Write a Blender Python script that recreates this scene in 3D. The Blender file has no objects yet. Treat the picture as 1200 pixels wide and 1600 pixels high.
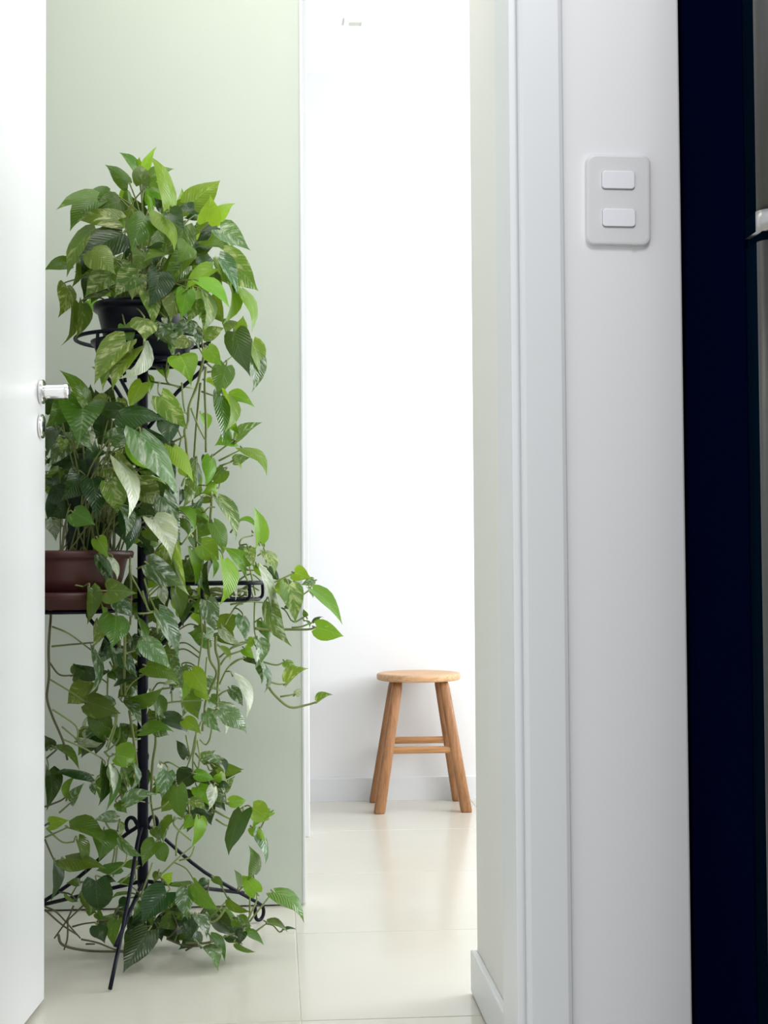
import bpy, bmesh, math, random
from mathutils import Vector, Matrix
random.seed(7)
S = bpy.context.scene
COL = S.collection
R = math.radians

# ------------------------------------------------------------------ camera
EYE = Vector((0.0, 0.0, 0.77))
FOC = 2300.0                                   # focal length in pixels of the 1200x1600 frame
CAM_M = Matrix.Rotation(R(-4.228), 4, 'Z') @ Matrix.Rotation(R(90 + 2.117), 4, 'X') @ Matrix.Rotation(-0.0065, 4, 'Z')
cd = bpy.data.cameras.new('camera')
cam = bpy.data.objects.new('camera', cd)
COL.objects.link(cam)
cam.matrix_world = Matrix.Translation(EYE) @ CAM_M
cd.sensor_fit = 'AUTO'
cd.sensor_width = 36.0
cd.lens = FOC / 1600.0 * 36.0
cd.clip_start = 0.05
S.camera = cam

# ------------------------------------------------------------------ light
W = bpy.data.worlds.new('World')
S.world = W
W.use_nodes = True
W.node_tree.nodes['Background'].inputs['Color'].default_value = (0.93, 0.965, 1.0, 1)
W.node_tree.nodes['Background'].inputs['Strength'].default_value = 0.86
S.view_settings.view_transform = 'Standard'
S.view_settings.look = 'None'
S.view_settings.exposure = 0.0
S.view_settings.gamma = 1.0
S.view_settings.use_curve_mapping = False

def area_light(name, loc, rot, sx, sy, power, color):
    l = bpy.data.lights.new(name, 'AREA')
    l.shape = 'RECTANGLE'; l.size = sx; l.size_y = sy
    l.energy = power; l.color = color
    o = bpy.data.objects.new(name, l)
    COL.objects.link(o)
    o.location = loc; o.rotation_euler = rot
    return o
# daylight through the window in the right wall of the far room
area_light('window_daylight', (2.36, 3.75, 1.36), (0, R(106), 0), 1.30, 1.5, 71, (0.95, 0.975, 1.0))
# added fill under the passage ceiling, brightens the top of the sage partition
area_light('passage_fill', (-0.1, 2.75, 2.40), (0, 0, 0), 0.9, 0.9, 6, (1.0, 0.975, 0.88))

# added fill without a fitting, high in the kitchen, brightens the switch wall
area_light('kitchen_fill', (0.45, 0.75, 2.35), (R(40), 0, 0), 0.6, 0.4, 9.5, (1.0, 0.985, 0.97))

# ------------------------------------------------------------------ helpers
def ray(px, py):
    return (CAM_M.to_3x3() @ Vector((px - 600.0, 800.0 - py, -FOC)))
def atY(px, py, Y):
    d = ray(px, py); return EYE + d * ((Y - EYE.y) / d.y)
def atX(px, py, X):
    d = ray(px, py); return EYE + d * ((X - EYE.x) / d.x)
def atZ(px, py, Z=0.0):
    d = ray(px, py); return EYE + d * ((Z - EYE.z) / d.z)

def link(name, bm, mat, parent=None, smooth=False, kind=None):
    me = bpy.data.meshes.new(name)
    bmesh.ops.recalc_face_normals(bm, faces=bm.faces[:])
    bm.to_mesh(me); bm.free()
    if mat: me.materials.append(mat)
    if smooth:
        for p in me.polygons: p.use_smooth = True
    o = bpy.data.objects.new(name, me)
    COL.objects.link(o)
    if parent: o.parent = parent
    if kind: o['kind'] = kind
    return o
def thing(name, label, cat, loc=(0, 0, 0), group=None):
    o = bpy.data.objects.new(name, None)
    COL.objects.link(o)
    o.location = loc; o.empty_display_size = 0.05
    o['label'] = label; o['category'] = cat
    if group: o['group'] = group
    return o
def box(bm, x0, x1, y0, y1, z0, z1, bev=0.0, seg=2, M=None):
    r = bmesh.ops.create_cube(bm, size=1.0)
    vs = r['verts']
    for v in vs:
        v.co = Vector(((x0 + x1) / 2 + v.co.x * (x1 - x0), (y0 + y1) / 2 + v.co.y * (y1 - y0), (z0 + z1) / 2 + v.co.z * (z1 - z0)))
    if bev > 0:
        es = list({e for v in vs for e in v.link_edges})
        rr = bmesh.ops.bevel(bm, geom=es, offset=bev, segments=seg, profile=0.5, affect='EDGES')
        vs = list({v for f in rr['faces'] for v in f.verts} | {v for v in vs if v.is_valid})
    if M is not None:
        for v in vs: v.co = M @ v.co
    return vs
def boxobj(name, b, mat, parent=None, bev=0.0, seg=2, M=None, kind=None):
    bm = bmesh.new()
    box(bm, *b, bev=bev, seg=seg, M=M)
    return link(name, bm, mat, parent, kind=kind)
def structure(name, b, mat, bev=0.0, parent=None):
    o = boxobj(name, b, mat, parent, bev=bev)
    if parent is None: o['kind'] = 'structure'
    return o
def smooth_pts(pts, n=5):
    if len(pts) < 3: return [Vector(p) for p in pts]
    P = [Vector(p) for p in pts]; P = [2 * P[0] - P[1]] + P + [2 * P[-1] - P[-2]]
    out = []
    for i in range(1, len(P) - 2):
        a, b, c, d = P[i - 1], P[i], P[i + 1], P[i + 2]
        for k in range(n):
            t = k / n
            out.append(0.5 * ((2 * b) + (c - a) * t + (2 * a - 5 * b + 4 * c - d) * t * t + (3 * b - a - 3 * c + d) * t ** 3))
    out.append(P[-2].copy())
    return out
def tube(bm, pts, r, sides=6, cap=True, r1=None, closed=False):
    n = len(pts)
    t0 = (pts[1] - pts[0]).normalized()
    nx = t0.orthogonal().normalized()
    rings = []
    for i, p in enumerate(pts):
        if closed: t = (pts[(i + 1) % n] - pts[i - 1])
        else: t = pts[min(i + 1, n - 1)] - pts[max(i - 1, 0)]
        if t.length < 1e-9: t = t0.copy()
        t.normalize()
        nx = (nx - t * nx.dot(t))
        if nx.length < 1e-6: nx = t.orthogonal()
        nx.normalize(); ny = t.cross(nx)
        rr = r if r1 is None else r + (r1 - r) * i / max(1, n - 1)
        rings.append([bm.verts.new(p + nx * (rr * math.cos(2 * math.pi * k / sides)) + ny * (rr * math.sin(2 * math.pi * k / sides))) for k in range(sides)])
    m = n if closed else n - 1
    for i in range(m):
        a, b = rings[i], rings[(i + 1) % n]
        for k in range(sides):
            bm.faces.new((a[k], a[(k + 1) % sides], b[(k + 1) % sides], b[k]))
    if cap and not closed:
        bm.faces.new(rings[0][::-1]); bm.faces.new(rings[-1])
def lathe(bm, prof, c, n=40, M=None):
    rings = []
    for (r, z) in prof:
        ring = []
        for k in range(n):
            a = 2 * math.pi * k / n
            p = Vector((r * math.cos(a), r * math.sin(a), z))
            if M is not None: p = M @ p
            ring.append(bm.verts.new(p + Vector(c)))
        rings.append(ring)
    for a, b in zip(rings, rings[1:]):
        for k in range(n):
            bm.faces.new((a[k], a[(k + 1) % n], b[(k + 1) % n], b[k]))
    bm.faces.new(rings[0][::-1]); bm.faces.new(rings[-1])
def circle(c, r, n=32, ax=(1, 0, 0), ay=(0, 1, 0)):
    c = Vector(c); ax = Vector(ax); ay = Vector(ay)
    return [c + ax * (r * math.cos(2 * math.pi * k / n)) + ay * (r * math.sin(2 * math.pi * k / n)) for k in range(n)]

# ------------------------------------------------------------------ materials
def mat(name, color, rough=0.5, metal=0.0, spec=0.5, noise=0.0, nscale=40.0, bump=0.0, bscale=200.0, coat=0.0):
    m = bpy.data.materials.new(name); m.use_nodes = True
    nt = m.node_tree; b = nt.nodes['Principled BSDF']
    b.inputs['Base Color'].default_value = (*color, 1)
    b.inputs['Roughness'].default_value = rough
    b.inputs['Metallic'].default_value = metal
    b.inputs['Specular IOR Level'].default_value = spec
    b.inputs['Coat Weight'].default_value = coat
    tc = nt.nodes.new('ShaderNodeTexCoord')
    if noise > 0:
        n = nt.nodes.new('ShaderNodeTexNoise'); n.inputs['Scale'].default_value = nscale; n.inputs['Detail'].default_value = 4
        nt.links.new(tc.outputs['Object'], n.inputs['Vector'])
        mx = nt.nodes.new('ShaderNodeMix'); mx.data_type = 'RGBA'
        mx.inputs[6].default_value = (*[c * (1 - noise) for c in color], 1)
        mx.inputs[7].default_value = (*[min(1, c * (1 + noise)) for c in color], 1)
        nt.links.new(n.outputs['Fac'], mx.inputs[0]); nt.links.new(mx.outputs[2], b.inputs['Base Color'])
    if bump > 0:
        n2 = nt.nodes.new('ShaderNodeTexNoise'); n2.inputs['Scale'].default_value = bscale
        nt.links.new(tc.outputs['Object'], n2.inputs['Vector'])
        bp = nt.nodes.new('ShaderNodeBump'); bp.inputs['Strength'].default_value = bump; bp.inputs['Distance'].default_value = 0.002
        nt.links.new(n2.outputs['Fac'], bp.inputs['Height']); nt.links.new(bp.outputs['Normal'], b.inputs['Normal'])
    return m
def wood(name, dark, light, axis='Z', scale=18):
    m = bpy.data.materials.new(name); m.use_nodes = True
    nt = m.node_tree; b = nt.nodes['Principled BSDF']
    b.inputs['Roughness'].default_value = 0.42
    tc = nt.nodes.new('ShaderNodeTexCoord'); mp = nt.nodes.new('ShaderNodeMapping')
    sc = {'X': (0.6, 9, 9), 'Y': (9, 0.6, 9), 'Z': (9, 9, 0.6)}[axis]
    mp.inputs['Scale'].default_value = sc
    n = nt.nodes.new('ShaderNodeTexNoise'); n.inputs['Scale'].default_value = scale; n.inputs['Detail'].default_value = 6; n.inputs['Distortion'].default_value = 0.6
    n2 = nt.nodes.new('ShaderNodeTexNoise'); n2.inputs['Scale'].default_value = scale * 5; n2.inputs['Detail'].default_value = 3
    ad = nt.nodes.new('ShaderNodeMath'); ad.operation = 'MULTIPLY_ADD'; ad.inputs[1].default_value = 0.35
    rp = nt.nodes.new('ShaderNodeValToRGB')
    rp.color_ramp.elements[0].position = 0.45; rp.color_ramp.elements[0].color = (*dark, 1)
    rp.color_ramp.elements[1].position = 0.85; rp.color_ramp.elements[1].color = (*light, 1)
    L = nt.links.new
    L(tc.outputs['Object'], mp.inputs['Vector']); L(mp.outputs['Vector'], n.inputs['Vector']); L(mp.outputs['Vector'], n2.inputs['Vector'])
    L(n2.outputs['Fac'], ad.inputs[0]); L(n.outputs['Fac'], ad.inputs[2]); L(ad.outputs[0], rp.inputs['Fac']); L(rp.outputs['Color'], b.inputs['Base Color'])
    return m
M_WALL = mat('white_wall_paint', (0.86, 0.865, 0.875), 0.6, noise=0.012, nscale=3, bump=0.05, bscale=300)
M_KWALL = mat('switch_wall_paint', (0.86, 0.855, 0.875), 0.6, noise=0.012, nscale=3, bump=0.05, bscale=300)
M_PASS = mat('warm_white_paint', (0.87, 0.865, 0.83), 0.6, noise=0.012, nscale=3, bump=0.05, bscale=300)
M_CASE = mat('casing_lacquer', (0.77, 0.785, 0.80), 0.4, noise=0.01, nscale=4)
M_TRIM = mat('white_trim_lacquer', (0.80, 0.815, 0.835), 0.35, noise=0.01, nscale=4)
M_SAGE = mat('pale_sage_paint', (0.65, 0.705, 0.625), 0.55, noise=0.015, nscale=2, bump=0.03, bscale=250)
M_CEIL = mat('ceiling_paint', (0.93, 0.94, 0.93), 0.7, noise=0.01, nscale=3)
M_DOOR = mat('white_door_lacquer', (0.79, 0.80, 0.81), 0.3, noise=0.008, nscale=3)
M_TILE = mat('cream_porcelain', (0.665, 0.64, 0.56), 0.17, noise=0.03, nscale=5, coat=0.0)
M_GROUT = mat('pale_grout', (0.80, 0.78, 0.72), 0.8, noise=0.05, nscale=60)
M_CHROME = mat('satin_chrome', (0.82, 0.81, 0.81), 0.16, metal=1.0, noise=0.02, nscale=30)
M_STEEL = mat('brushed_steel', (0.105, 0.105, 0.10), 0.36, metal=1.0, noise=0.05, nscale=90)
M_STEEL2 = mat('bright_steel', (0.50, 0.50, 0.49), 0.3, metal=1.0, noise=0.03, nscale=60)
M_FRIDGE = mat('navy_black_enamel', (0.0007, 0.0016, 0.0130), 0.7, spec=0.0, noise=0.1, nscale=8)
M_GASKET = mat('black_gasket', (0.0008, 0.0050, 0.0120), 0.6, spec=0.0, noise=0.1, nscale=30)
M_IRON = mat('black_iron', (0.003, 0.004, 0.014), 0.45, spec=0.2, noise=0.15, nscale=60, bump=0.1)
M_POT = mat('black_plastic', (0.003, 0.005, 0.014), 0.34, spec=0.3, noise=0.1, nscale=30)
M_TERRA = mat('terracotta_plastic', (0.072, 0.019, 0.017), 0.38, noise=0.14, nscale=22)
M_SOIL = mat('dark_soil', (0.03, 0.02, 0.014), 0.9, noise=0.5, nscale=70, bump=0.8, bscale=120)
M_PLATE = mat('white_plastic_plate', (0.74, 0.74, 0.75), 0.35, noise=0.006, nscale=5)
M_ROCK = mat('white_plastic_rocker', (0.86, 0.87, 0.91), 0.25, noise=0.006, nscale=5)
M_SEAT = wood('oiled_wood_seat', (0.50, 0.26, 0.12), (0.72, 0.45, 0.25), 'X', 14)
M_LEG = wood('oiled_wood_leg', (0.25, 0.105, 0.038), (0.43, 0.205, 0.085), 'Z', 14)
M_STEM = mat('green_stem', (0.21, 0.25, 0.075), 0.45, noise=0.25, nscale=50)
M_PET = mat('pale_petiole', (0.28, 0.36, 0.12), 0.4, noise=0.25, nscale=50)
M_BROWN = mat('brown_runner', (0.13, 0.12, 0.06), 0.6, noise=0.3, nscale=50)
M_PANE = mat('clear_glass', (1, 1, 1), 0.0, noise=0.0)
M_PANE.node_tree.nodes['Principled BSDF'].inputs['Transmission Weight'].default_value = 1.0
M_GLASS = mat('frosted_diffuser', (0.52, 0.54, 0.47), 0.5, noise=0.02, nscale=20)

def leaf_mat(name, base, pale, amount, rough=0.27, trans=0.3, tint=(0.52, 0.76, 0.05)):
    m = bpy.data.materials.new(name); m.use_nodes = True
    nt = m.node_tree; L = nt.links.new; N = nt.nodes.new
    b = nt.nodes['Principled BSDF']; out = nt.nodes['Material Output']
    b.inputs['Roughness'].default_value = rough
    b.inputs['Specular IOR Level'].default_value = 0.42
    tc = N('ShaderNodeTexCoord'); sp = N('ShaderNodeSeparateXYZ'); oi = N('ShaderNodeObjectInfo')
    L(tc.outputs['Object'], sp.inputs[0])
    ax = N('ShaderNodeMath'); ax.operation = 'ABSOLUTE'; L(sp.outputs['X'], ax.inputs[0])
    # vein coordinate: runs from the midrib outwards and forwards
    vc = N('ShaderNodeMath'); vc.operation = 'MULTIPLY_ADD'; vc.inputs[1].default_value = -0.75
    L(ax.outputs[0], vc.inputs[0]); L(sp.outputs['Y'], vc.inputs[2])
    # pale blotches (variegation or painted sheen, by kind), noise stretched along the veins
    cb = N('ShaderNodeCombineXYZ'); xs = N('ShaderNodeMath'); xs.operation = 'MULTIPLY'; xs.inputs[1].default_value = 2.6
    vs = N('ShaderNodeMath'); vs.operation = 'MULTIPLY'; vs.inputs[1].default_value = 4.2
    L(sp.outputs['X'], xs.inputs[0]); L(vc.outputs[0], vs.inputs[0])
    rm = N('ShaderNodeMath'); rm.operation = 'MULTIPLY'; rm.inputs[1].default_value = 37.0; L(oi.outputs['Random'], rm.inputs[0])
    L(xs.outputs[0], cb.inputs['X']); L(vs.outputs[0], cb.inputs['Y']); L(rm.outputs[0], cb.inputs['Z'])
    n = N('ShaderNodeTexNoise'); n.inputs['Scale'].default_value = 1.3; n.inputs['Detail'].default_value = 7; n.inputs['Roughness'].default_value = 0.68; n.inputs['Distortion'].default_value = 0.5
    L(cb.outputs[0], n.inputs['Vector'])
    rp = N('ShaderNodeMapRange'); rp.inputs['From Min'].default_value = 0.60 - amount * 0.20; rp.inputs['From Max'].default_value = 0.80 - amount * 0.20
    L(n.outputs['Fac'], rp.inputs['Value'])
    # colour change from leaf to leaf
    hs = N('ShaderNodeHueSaturation'); hs.inputs['Color'].default_value = (*base, 1)
    hv = N('ShaderNodeMapRange'); hv.inputs['To Min'].default_value = 0.475; hv.inputs['To Max'].default_value = 0.52; L(oi.outputs['Random'], hv.inputs['Value'])
    r2 = N('ShaderNodeMath'); r2.operation = 'FRACT'; L(rm.outputs[0], r2.inputs[0])
    vv = N('ShaderNodeMapRange'); vv.inputs['To Min'].default_value = 0.72; vv.inputs['To Max'].default_value = 1.3; L(r2.outputs[0], vv.inputs['Value'])
    L(hv.outputs[0], hs.inputs['Hue']); L(vv.outputs[0], hs.inputs['Value'])
    mx = N('ShaderNodeMix'); mx.data_type = 'RGBA'
    L(rp.outputs[0], mx.inputs[0]); L(hs.outputs[0], mx.inputs[6]); mx.inputs[7].default_value = (*pale, 1)
    # midrib
    mr = N('ShaderNodeMapRange'); mr.inputs['From Min'].default_value = 0.006; mr.inputs['From Max'].default_value = 0.022; mr.inputs['To Min'].default_value = 0.45; mr.inputs['To Max'].default_value = 0.0
    L(ax.outputs[0], mr.inputs['Value'])
    m2 = N('ShaderNodeMix'); m2.data_type = 'RGBA'; L(mr.outputs[0], m2.inputs[0]); L(mx.outputs[2], m2.inputs[6])
    m2.inputs[7].default_value = (*[min(1, c * 1.7 + 0.05) for c in base], 1)
    L(m2.outputs[2], b.inputs['Base Color'])
    # side veins as fine relief
    sn = N('ShaderNodeMath'); sn.operation = 'MULTIPLY'; sn.inputs[1].default_value = 70.0; L(vc.outputs[0], sn.inputs[0])
    s2 = N('ShaderNodeMath'); s2.operation = 'SINE'; L(sn.outputs[0], s2.inputs[0])
    bp = N('ShaderNodeBump'); bp.inputs['Strength'].default_value = 0.18; bp.inputs['Distance'].default_value = 0.002
    L(s2.outputs[0], bp.inputs['Height']); L(bp.outputs['Normal'], b.inputs['Normal'])
    tr = N('ShaderNodeBsdfTranslucent')
    m3 = N('ShaderNodeMix'); m3.data_type = 'RGBA'; m3.inputs[0].default_value = 0.5; L(m2.outputs[2], m3.inputs[6]); m3.inputs[7].default_value = (*tint, 1)
    L(m3.outputs[2], tr.inputs['Color'])
    ms = N('ShaderNodeMixShader'); ms.inputs[0].default_value = trans
    L(b.outputs[0], ms.inputs[1]); L(tr.outputs[0], ms.inputs[2]); L(ms.outputs[0], out.inputs['Surface'])
    return m
LEAF = {
    'L': leaf_mat('leaf_lime_lit', (0.165, 0.350, 0.014), (0.45, 0.62, 0.14), 0.15, 0.32, 0.38),  # lime of young growth, also paints leaves that catch the light
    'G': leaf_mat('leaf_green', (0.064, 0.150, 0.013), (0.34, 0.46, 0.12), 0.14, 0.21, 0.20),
    'D': leaf_mat('leaf_dark_shaded', (0.016, 0.052, 0.011), (0.20, 0.30, 0.12), 0.05, 0.21, 0.09),  # dark older green, also paints leaves lying in shade
    'V': leaf_mat('leaf_variegated', (0.100, 0.190, 0.020), (0.66, 0.69, 0.34), 0.55, 0.32, 0.25),
    'Y': leaf_mat('leaf_olive', (0.095, 0.165, 0.022), (0.50, 0.54, 0.22), 0.32, 0.34, 0.25),
    'W': leaf_mat('leaf_sheen', (0.070, 0.150, 0.050), (0.66, 0.72, 0.62), 0.52, 0.17, 0.2),  # whitish mottling paints the glossy sheen over green leaves
    'P': leaf_mat('leaf_glint', (0.42, 0.50, 0.32), (0.82, 0.84, 0.76), 0.75, 0.20, 0.2),  # near-white colour paints leaves whitened by specular reflection
    'Q': leaf_mat('leaf_yellowed', (0.62, 0.46, 0.08), (0.75, 0.6, 0.2), 0.3, 0.4, 0.3),
}
# ------------------------------------------------------------------ room shell
YK = 1.98                                       # kitchen side of the switch wall
YB = atZ(655, 1250).y                           # foot of the far wall (front of its baseboard)
YP = atZ(300, 1419).y                           # sage partition behind the plants
XP = atY(475.5, 1000, YP).x                     # its right end
ZC = 2.42
c_far = atZ(736, 1553)                          # far corner of the passage wall
XW, YC = c_far.x + 0.012, c_far.y
jx0 = atY(801, 800, YK + 0.005).x               # door lining, left face
jx1 = atY(813, 800, YK + 0.005).x
cx1 = atY(888, 800, YK - 0.012).x               # casing, right edge
XE = atY(1071, 800, YK).x                       # right end of the switch wall

floor = structure('floor', (-2.6, 2.6, -1.4, 5.2, -0.12, -0.002), M_GROUT)
T = 0.597
jX = atZ(469.5, 1592).x
jY = atZ(600, 1591).y
tile_me = None
for i in range(-4, 4):
    for j in range(-6, 5):
        x0, y0 = jX + i * T, jY + j * T
        if tile_me is None:
            bm = bmesh.new(); box(bm, -T / 2 + 0.0011, T / 2 - 0.0011, -T / 2 + 0.0011, T / 2 - 0.0011, -0.009, 0.0, bev=0.0008, seg=1)
            o = link('tile', bm, M_TILE, floor); tile_me = o.data
        else:
            o = bpy.data.objects.new('tile', tile_me); COL.objects.link(o); o.parent = floor
        o.location = (x0 + T / 2, y0 + T / 2, random.uniform(-0.0003, 0.0))
        o.rotation_euler = (random.uniform(-0.0008, 0.0008), random.uniform(-0.0008, 0.0008), 0)

structure('wall_switch', (cx1 - 0.03, XE, YK, YK + 0.12, 0, 2.6), M_KWALL, bev=0.003)
structure('wall_kitchen_right', (XE + 0.0, 2.5, YK + 0.62, YK + 0.67, 0, 2.6), M_KWALL)
structure('wall_kitchen_left', (-2.4, -0.54, YK, YK + 0.12, 0, 2.6), M_KWALL)
structure('wall_lintel', (-0.54, cx1 - 0.03, YK, YK + 0.12, 2.13, 2.6), M_KWALL)
structure('trim_1', (jx1, cx1, YK - 0.012, YK + 0.001, 0, 2.16), M_CASE, bev=0.007)      # casing, right
structure('trim_2', (jx0, jx1 + 0.03, YK + 0.003, YK + 0.125, 0, 2.12), M_TRIM, bev=0.0015)   # lining, right
structure('trim_3', (jx0 + 0.0012, jx0 + 0.05, YK + 0.1265, YK + 0.139, 0, 2.16), M_TRIM, bev=0.003)   # far casing
XL = -0.515                                     # left lining
structure('trim_4', (XL - 0.07, XL, YK - 0.012, YK + 0.001, 0, 2.16), M_TRIM, bev=0.005)
structure('trim_5', (XL - 0.03, XL, YK + 0.003, YK + 0.125, 0, 2.12), M_TRIM, bev=0.0015)
structure('wall_passage_right', (XW, XW + 0.12, YK + 0.14, YC, 0, ZC), M_PASS, bev=0.002)
bb = structure('baseboard_passage', (XW - 0.012, XW, YK + 0.145, YC + 0.004, 0.003, 0.079), M_TRIM, bev=0.003)
structure('wall_room_front', (XW + 0.12, 2.4, YC - 0.12, YC, 0, ZC), M_WALL)
structure('wall_partition', (-1.7, XP - 0.006, YP, YP + 0.10, 0.004, ZC), M_SAGE)
structure('trim_6', (XP - 0.006, XP, YP - 0.002, YP + 0.10, 0.004, ZC), M_TRIM, bev=0.001)
y2 = atZ(480, 1308).y
x2 = atY(483, 1000, y2).x
structure('wall_recess', (-1.7, x2, y2, y2 + 0.10, 0, ZC), M_WALL, bev=0.002)
structure('wall_back', (-1.7, 2.6, YB + 0.012, YB + 0.12, 0, ZC), M_WALL)
structure('baseboard_back', (-1.7, 2.4, YB, YB + 0.0125, -0.003, 0.077), M_TRIM, bev=0.003)
structure('wall_passage_left', (-1.75, -1.65, YK + 0.12, YB + 0.12, 0, ZC), M_WALL)
# right wall of the far room with its window opening
XR = 2.4
wy0, wy1, wz0, wz1 = 2.95, 4.55, 0.70, 2.05
structure('wall_right', (XR, XR + 0.12, YC - 0.12, wy0, 0, ZC), M_WALL)
structure('wall_right_far', (XR, XR + 0.12, wy1, YB + 0.012, 0, ZC), M_WALL)
structure('wall_right_sill', (XR, XR + 0.12, wy0, wy1, 0, wz0), M_WALL)
structure('wall_right_head', (XR, XR + 0.12, wy0, wy1, wz1, ZC), M_WALL)
win = bpy.data.objects.new('window_1', None); COL.objects.link(win); win['kind'] = 'structure'
win.location = (XR, (wy0 + wy1) / 2, wz0)
for nm, b in (('frame', (0.02, 0.08, -0.8, -0.75, 0, 1.35)), ('frame', (0.02, 0.08, 0.75, 0.8, 0, 1.35)), ('frame', (0.02, 0.08, -0.75, 0.75, 0, 0.05)), ('frame', (0.02, 0.08, -0.75, 0.75, 1.30, 1.35)), ('mullion', (0.03, 0.07, -0.02, 0.02, 0.05, 1.30))):
    boxobj(nm, b, M_TRIM, win, bev=0.003)
for y0_, y1_ in ((-0.75, -0.02), (0.02, 0.75)):
    boxobj('pane', (0.046, 0.052, y0_, y1_, 0.05, 1.30), M_PANE, win)
structure('ceiling', (-1.75, 2.6, YK + 0.10, YB + 0.15, ZC, ZC + 0.1), M_CEIL)

# recessed ceiling spotlight
cz = atZ(555, 34, ZC)
spot = thing('ceiling_spotlight', 'small square recessed spotlight in the white ceiling of the far room', 'ceiling light', (cz.x, cz.y, ZC))
bm = bmesh.new()
for b in ((-0.034, 0.034, -0.031, -0.006, -0.004, -0.0003), (-0.034, -0.019, -0.006, 0.027, -0.004, -0.0003), (0.019, 0.034, -0.006, 0.027, -0.004, -0.0003), (-0.034, 0.034, 0.027, 0.031, -0.004, -0.0003)):
    box(bm, *b)
link('frame', bm, M_CEIL, spot)
boxobj('diffuser', (-0.019, 0.019, -0.006, 0.027, -0.0025, -0.0003), M_GLASS, spot)

# ------------------------------------------------------------------ white door, opened into the passage
E = atZ(69, 1561, 0.01)                         # bottom of its leading edge
dv = (CAM_M.to_3x3() @ Vector((0, 0, -1))); dv.z = 0; dv.normalize()      # along the door, away from the camera
dn = Vector((dv.y, -dv.x, 0))                   # out of the visible face, to the right
DM = Matrix.Translation(Vector((E.x, E.y, 0))) @ Matrix((( dv.x, dn.x, 0, 0), (dv.y, dn.y, 0, 0), (0, 0, 1, 0), (0, 0, 0, 1)))
door = bpy.data.objects.new('door_1', None); COL.objects.link(door); door['kind'] = 'structure'
door.matrix_world = DM
DW = 0.62
boxobj('panel', (-DW, 0, -0.035, 0, 0.01, 2.10), M_DOOR, door, bev=0.0015)
zh = atY(65, 612, E.y - 0.045).z
zk = atY(65, 666, E.y - 0.045).z
RY = Matrix.Rotation(R(-90), 4, 'X')            # lathe axis z -> +y (out of the face)
bm = bmesh.new(); lathe(bm, [(0.0205, 0.0), (0.0215, 0.0015), (0.0215, 0.0065), (0.0195, 0.008), (0.010, 0.0083)], (-0.042, 0, zh), 32, RY)
link('rosette', bm, M_CHROME, door, True)
hd = None
bm = bmesh.new()
lathe(bm, [(0.0120, 0.007), (0.0120, 0.010), (0.0128, 0.020), (0.0140, 0.042), (0.0142, 0.043), (0.0142, 0.0495), (0.0130, 0.051)], (-0.042, 0, zh), 32, RY)
hd = link('knob', bm, M_CHROME, door, True)
bm = bmesh.new(); lathe(bm, [(0.0205, 0.0), (0.0215, 0.0015), (0.0215, 0.0055), (0.0195, 0.007), (0.004, 0.0072)], (-0.042, 0, zk), 32, RY)
kr = link('keyhole_plate', bm, M_CHROME, door, True)
bm = bmesh.new(); box(bm, -0.0445, -0.0395, 0.0072, 0.0078, zk - 0.010, zk + 0.008, bev=0.0002, seg=1)
link('keyhole', bm, M_GASKET, kr)

# ------------------------------------------------------------------ light switch
sc_ = atY(964.5, 314, YK)
sw = thing('light_switch', 'white two rocker light switch plate on the wall beside the door casing', 'light switch', (sc_.x, YK, sc_.z))
sw.rotation_euler = (0, R(0.45), 0)
pw = (atY(1014, 314, YK - .008).x - atY(914, 314, YK - .008).x) / 2
ph = (atY(964, 244, YK - .008).z - atY(964, 385, YK - .008).z) / 2
def roundrect(bm, hw, hh, r, y0, y1, inset, bulge=0.0, n=6, cx=0, cz=0):
    loops = []
    for (yy, ins) in ((y0, 0.0), (y1 + inset * 0.6, 0.0), (y1 + inset * 0.15, inset * 0.35), (y1, inset)):
        lp = []
        for (sx, sz, a0) in ((1, 1, 0), (-1, 1, 90), (-1, -1, 180), (1, -1, 270)):
            for k in range(n + 1):
                a = R(a0 + 90 * k / n)
                ex = bulge * (1 - ((hh - r) * sz + r * math.sin(a)) ** 2 / hh ** 2)
                x = (hw - r) * sx + r * math.cos(a); z = (hh - r) * sz + r * math.sin(a)
                x += ex * (1 if x > 0 else -1)
                f = 1 - ins / hw; g = 1 - ins / hh
                lp.append(bm.verts.new((cx + x * f, yy, cz + z * g)))
        loops.append(lp)
    for a, b in zip(loops, loops[1:]):
        for k in range(len(a)): bm.faces.new((a[k], a[(k + 1) % len(a)], b[(k + 1) % len(a)], b[k]))
    bm.faces.new(loops[-1]); bm.faces.new(loops[0][::-1])
bm = bmesh.new(); roundrect(bm, pw, ph, 0.011, 0.0, -0.0085, 0.0035)
plate = link('cover_plate', bm, M_PLATE, sw)
for (px, py) in ((965.5, 282), (967, 341)):
    p = atY(px, py, YK - 0.0085)
    bm = bmesh.new(); roundrect(bm, 0.0222, 0.0128, 0.0035, -0.0082, -0.0090, 0.0004, bulge=0.0017, cx=p.x - sc_.x, cz=p.z - sc_.z)
    f = link('rocker_surround', bm, M_FRIDGE if False else mat('rocker_gap', (0.33, 0.31, 0.36), 0.6, noise=0.02), sw)
    bm = bmesh.new(); roundrect(bm, 0.0217, 0.0122, 0.0035, -0.0085, -0.0118, 0.0012, bulge=0.0017, cx=p.x - sc_.x, cz=p.z - sc_.z + 0.0004)
    link('rocker', bm, M_ROCK, sw)
bm = bmesh.new(); box(bm, 0.020, 0.0265, -0.0084, -0.006, -ph - 0.0004, -ph + 0.0008)
link('release_notch', bm, M_GLASS, plate)

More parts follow.
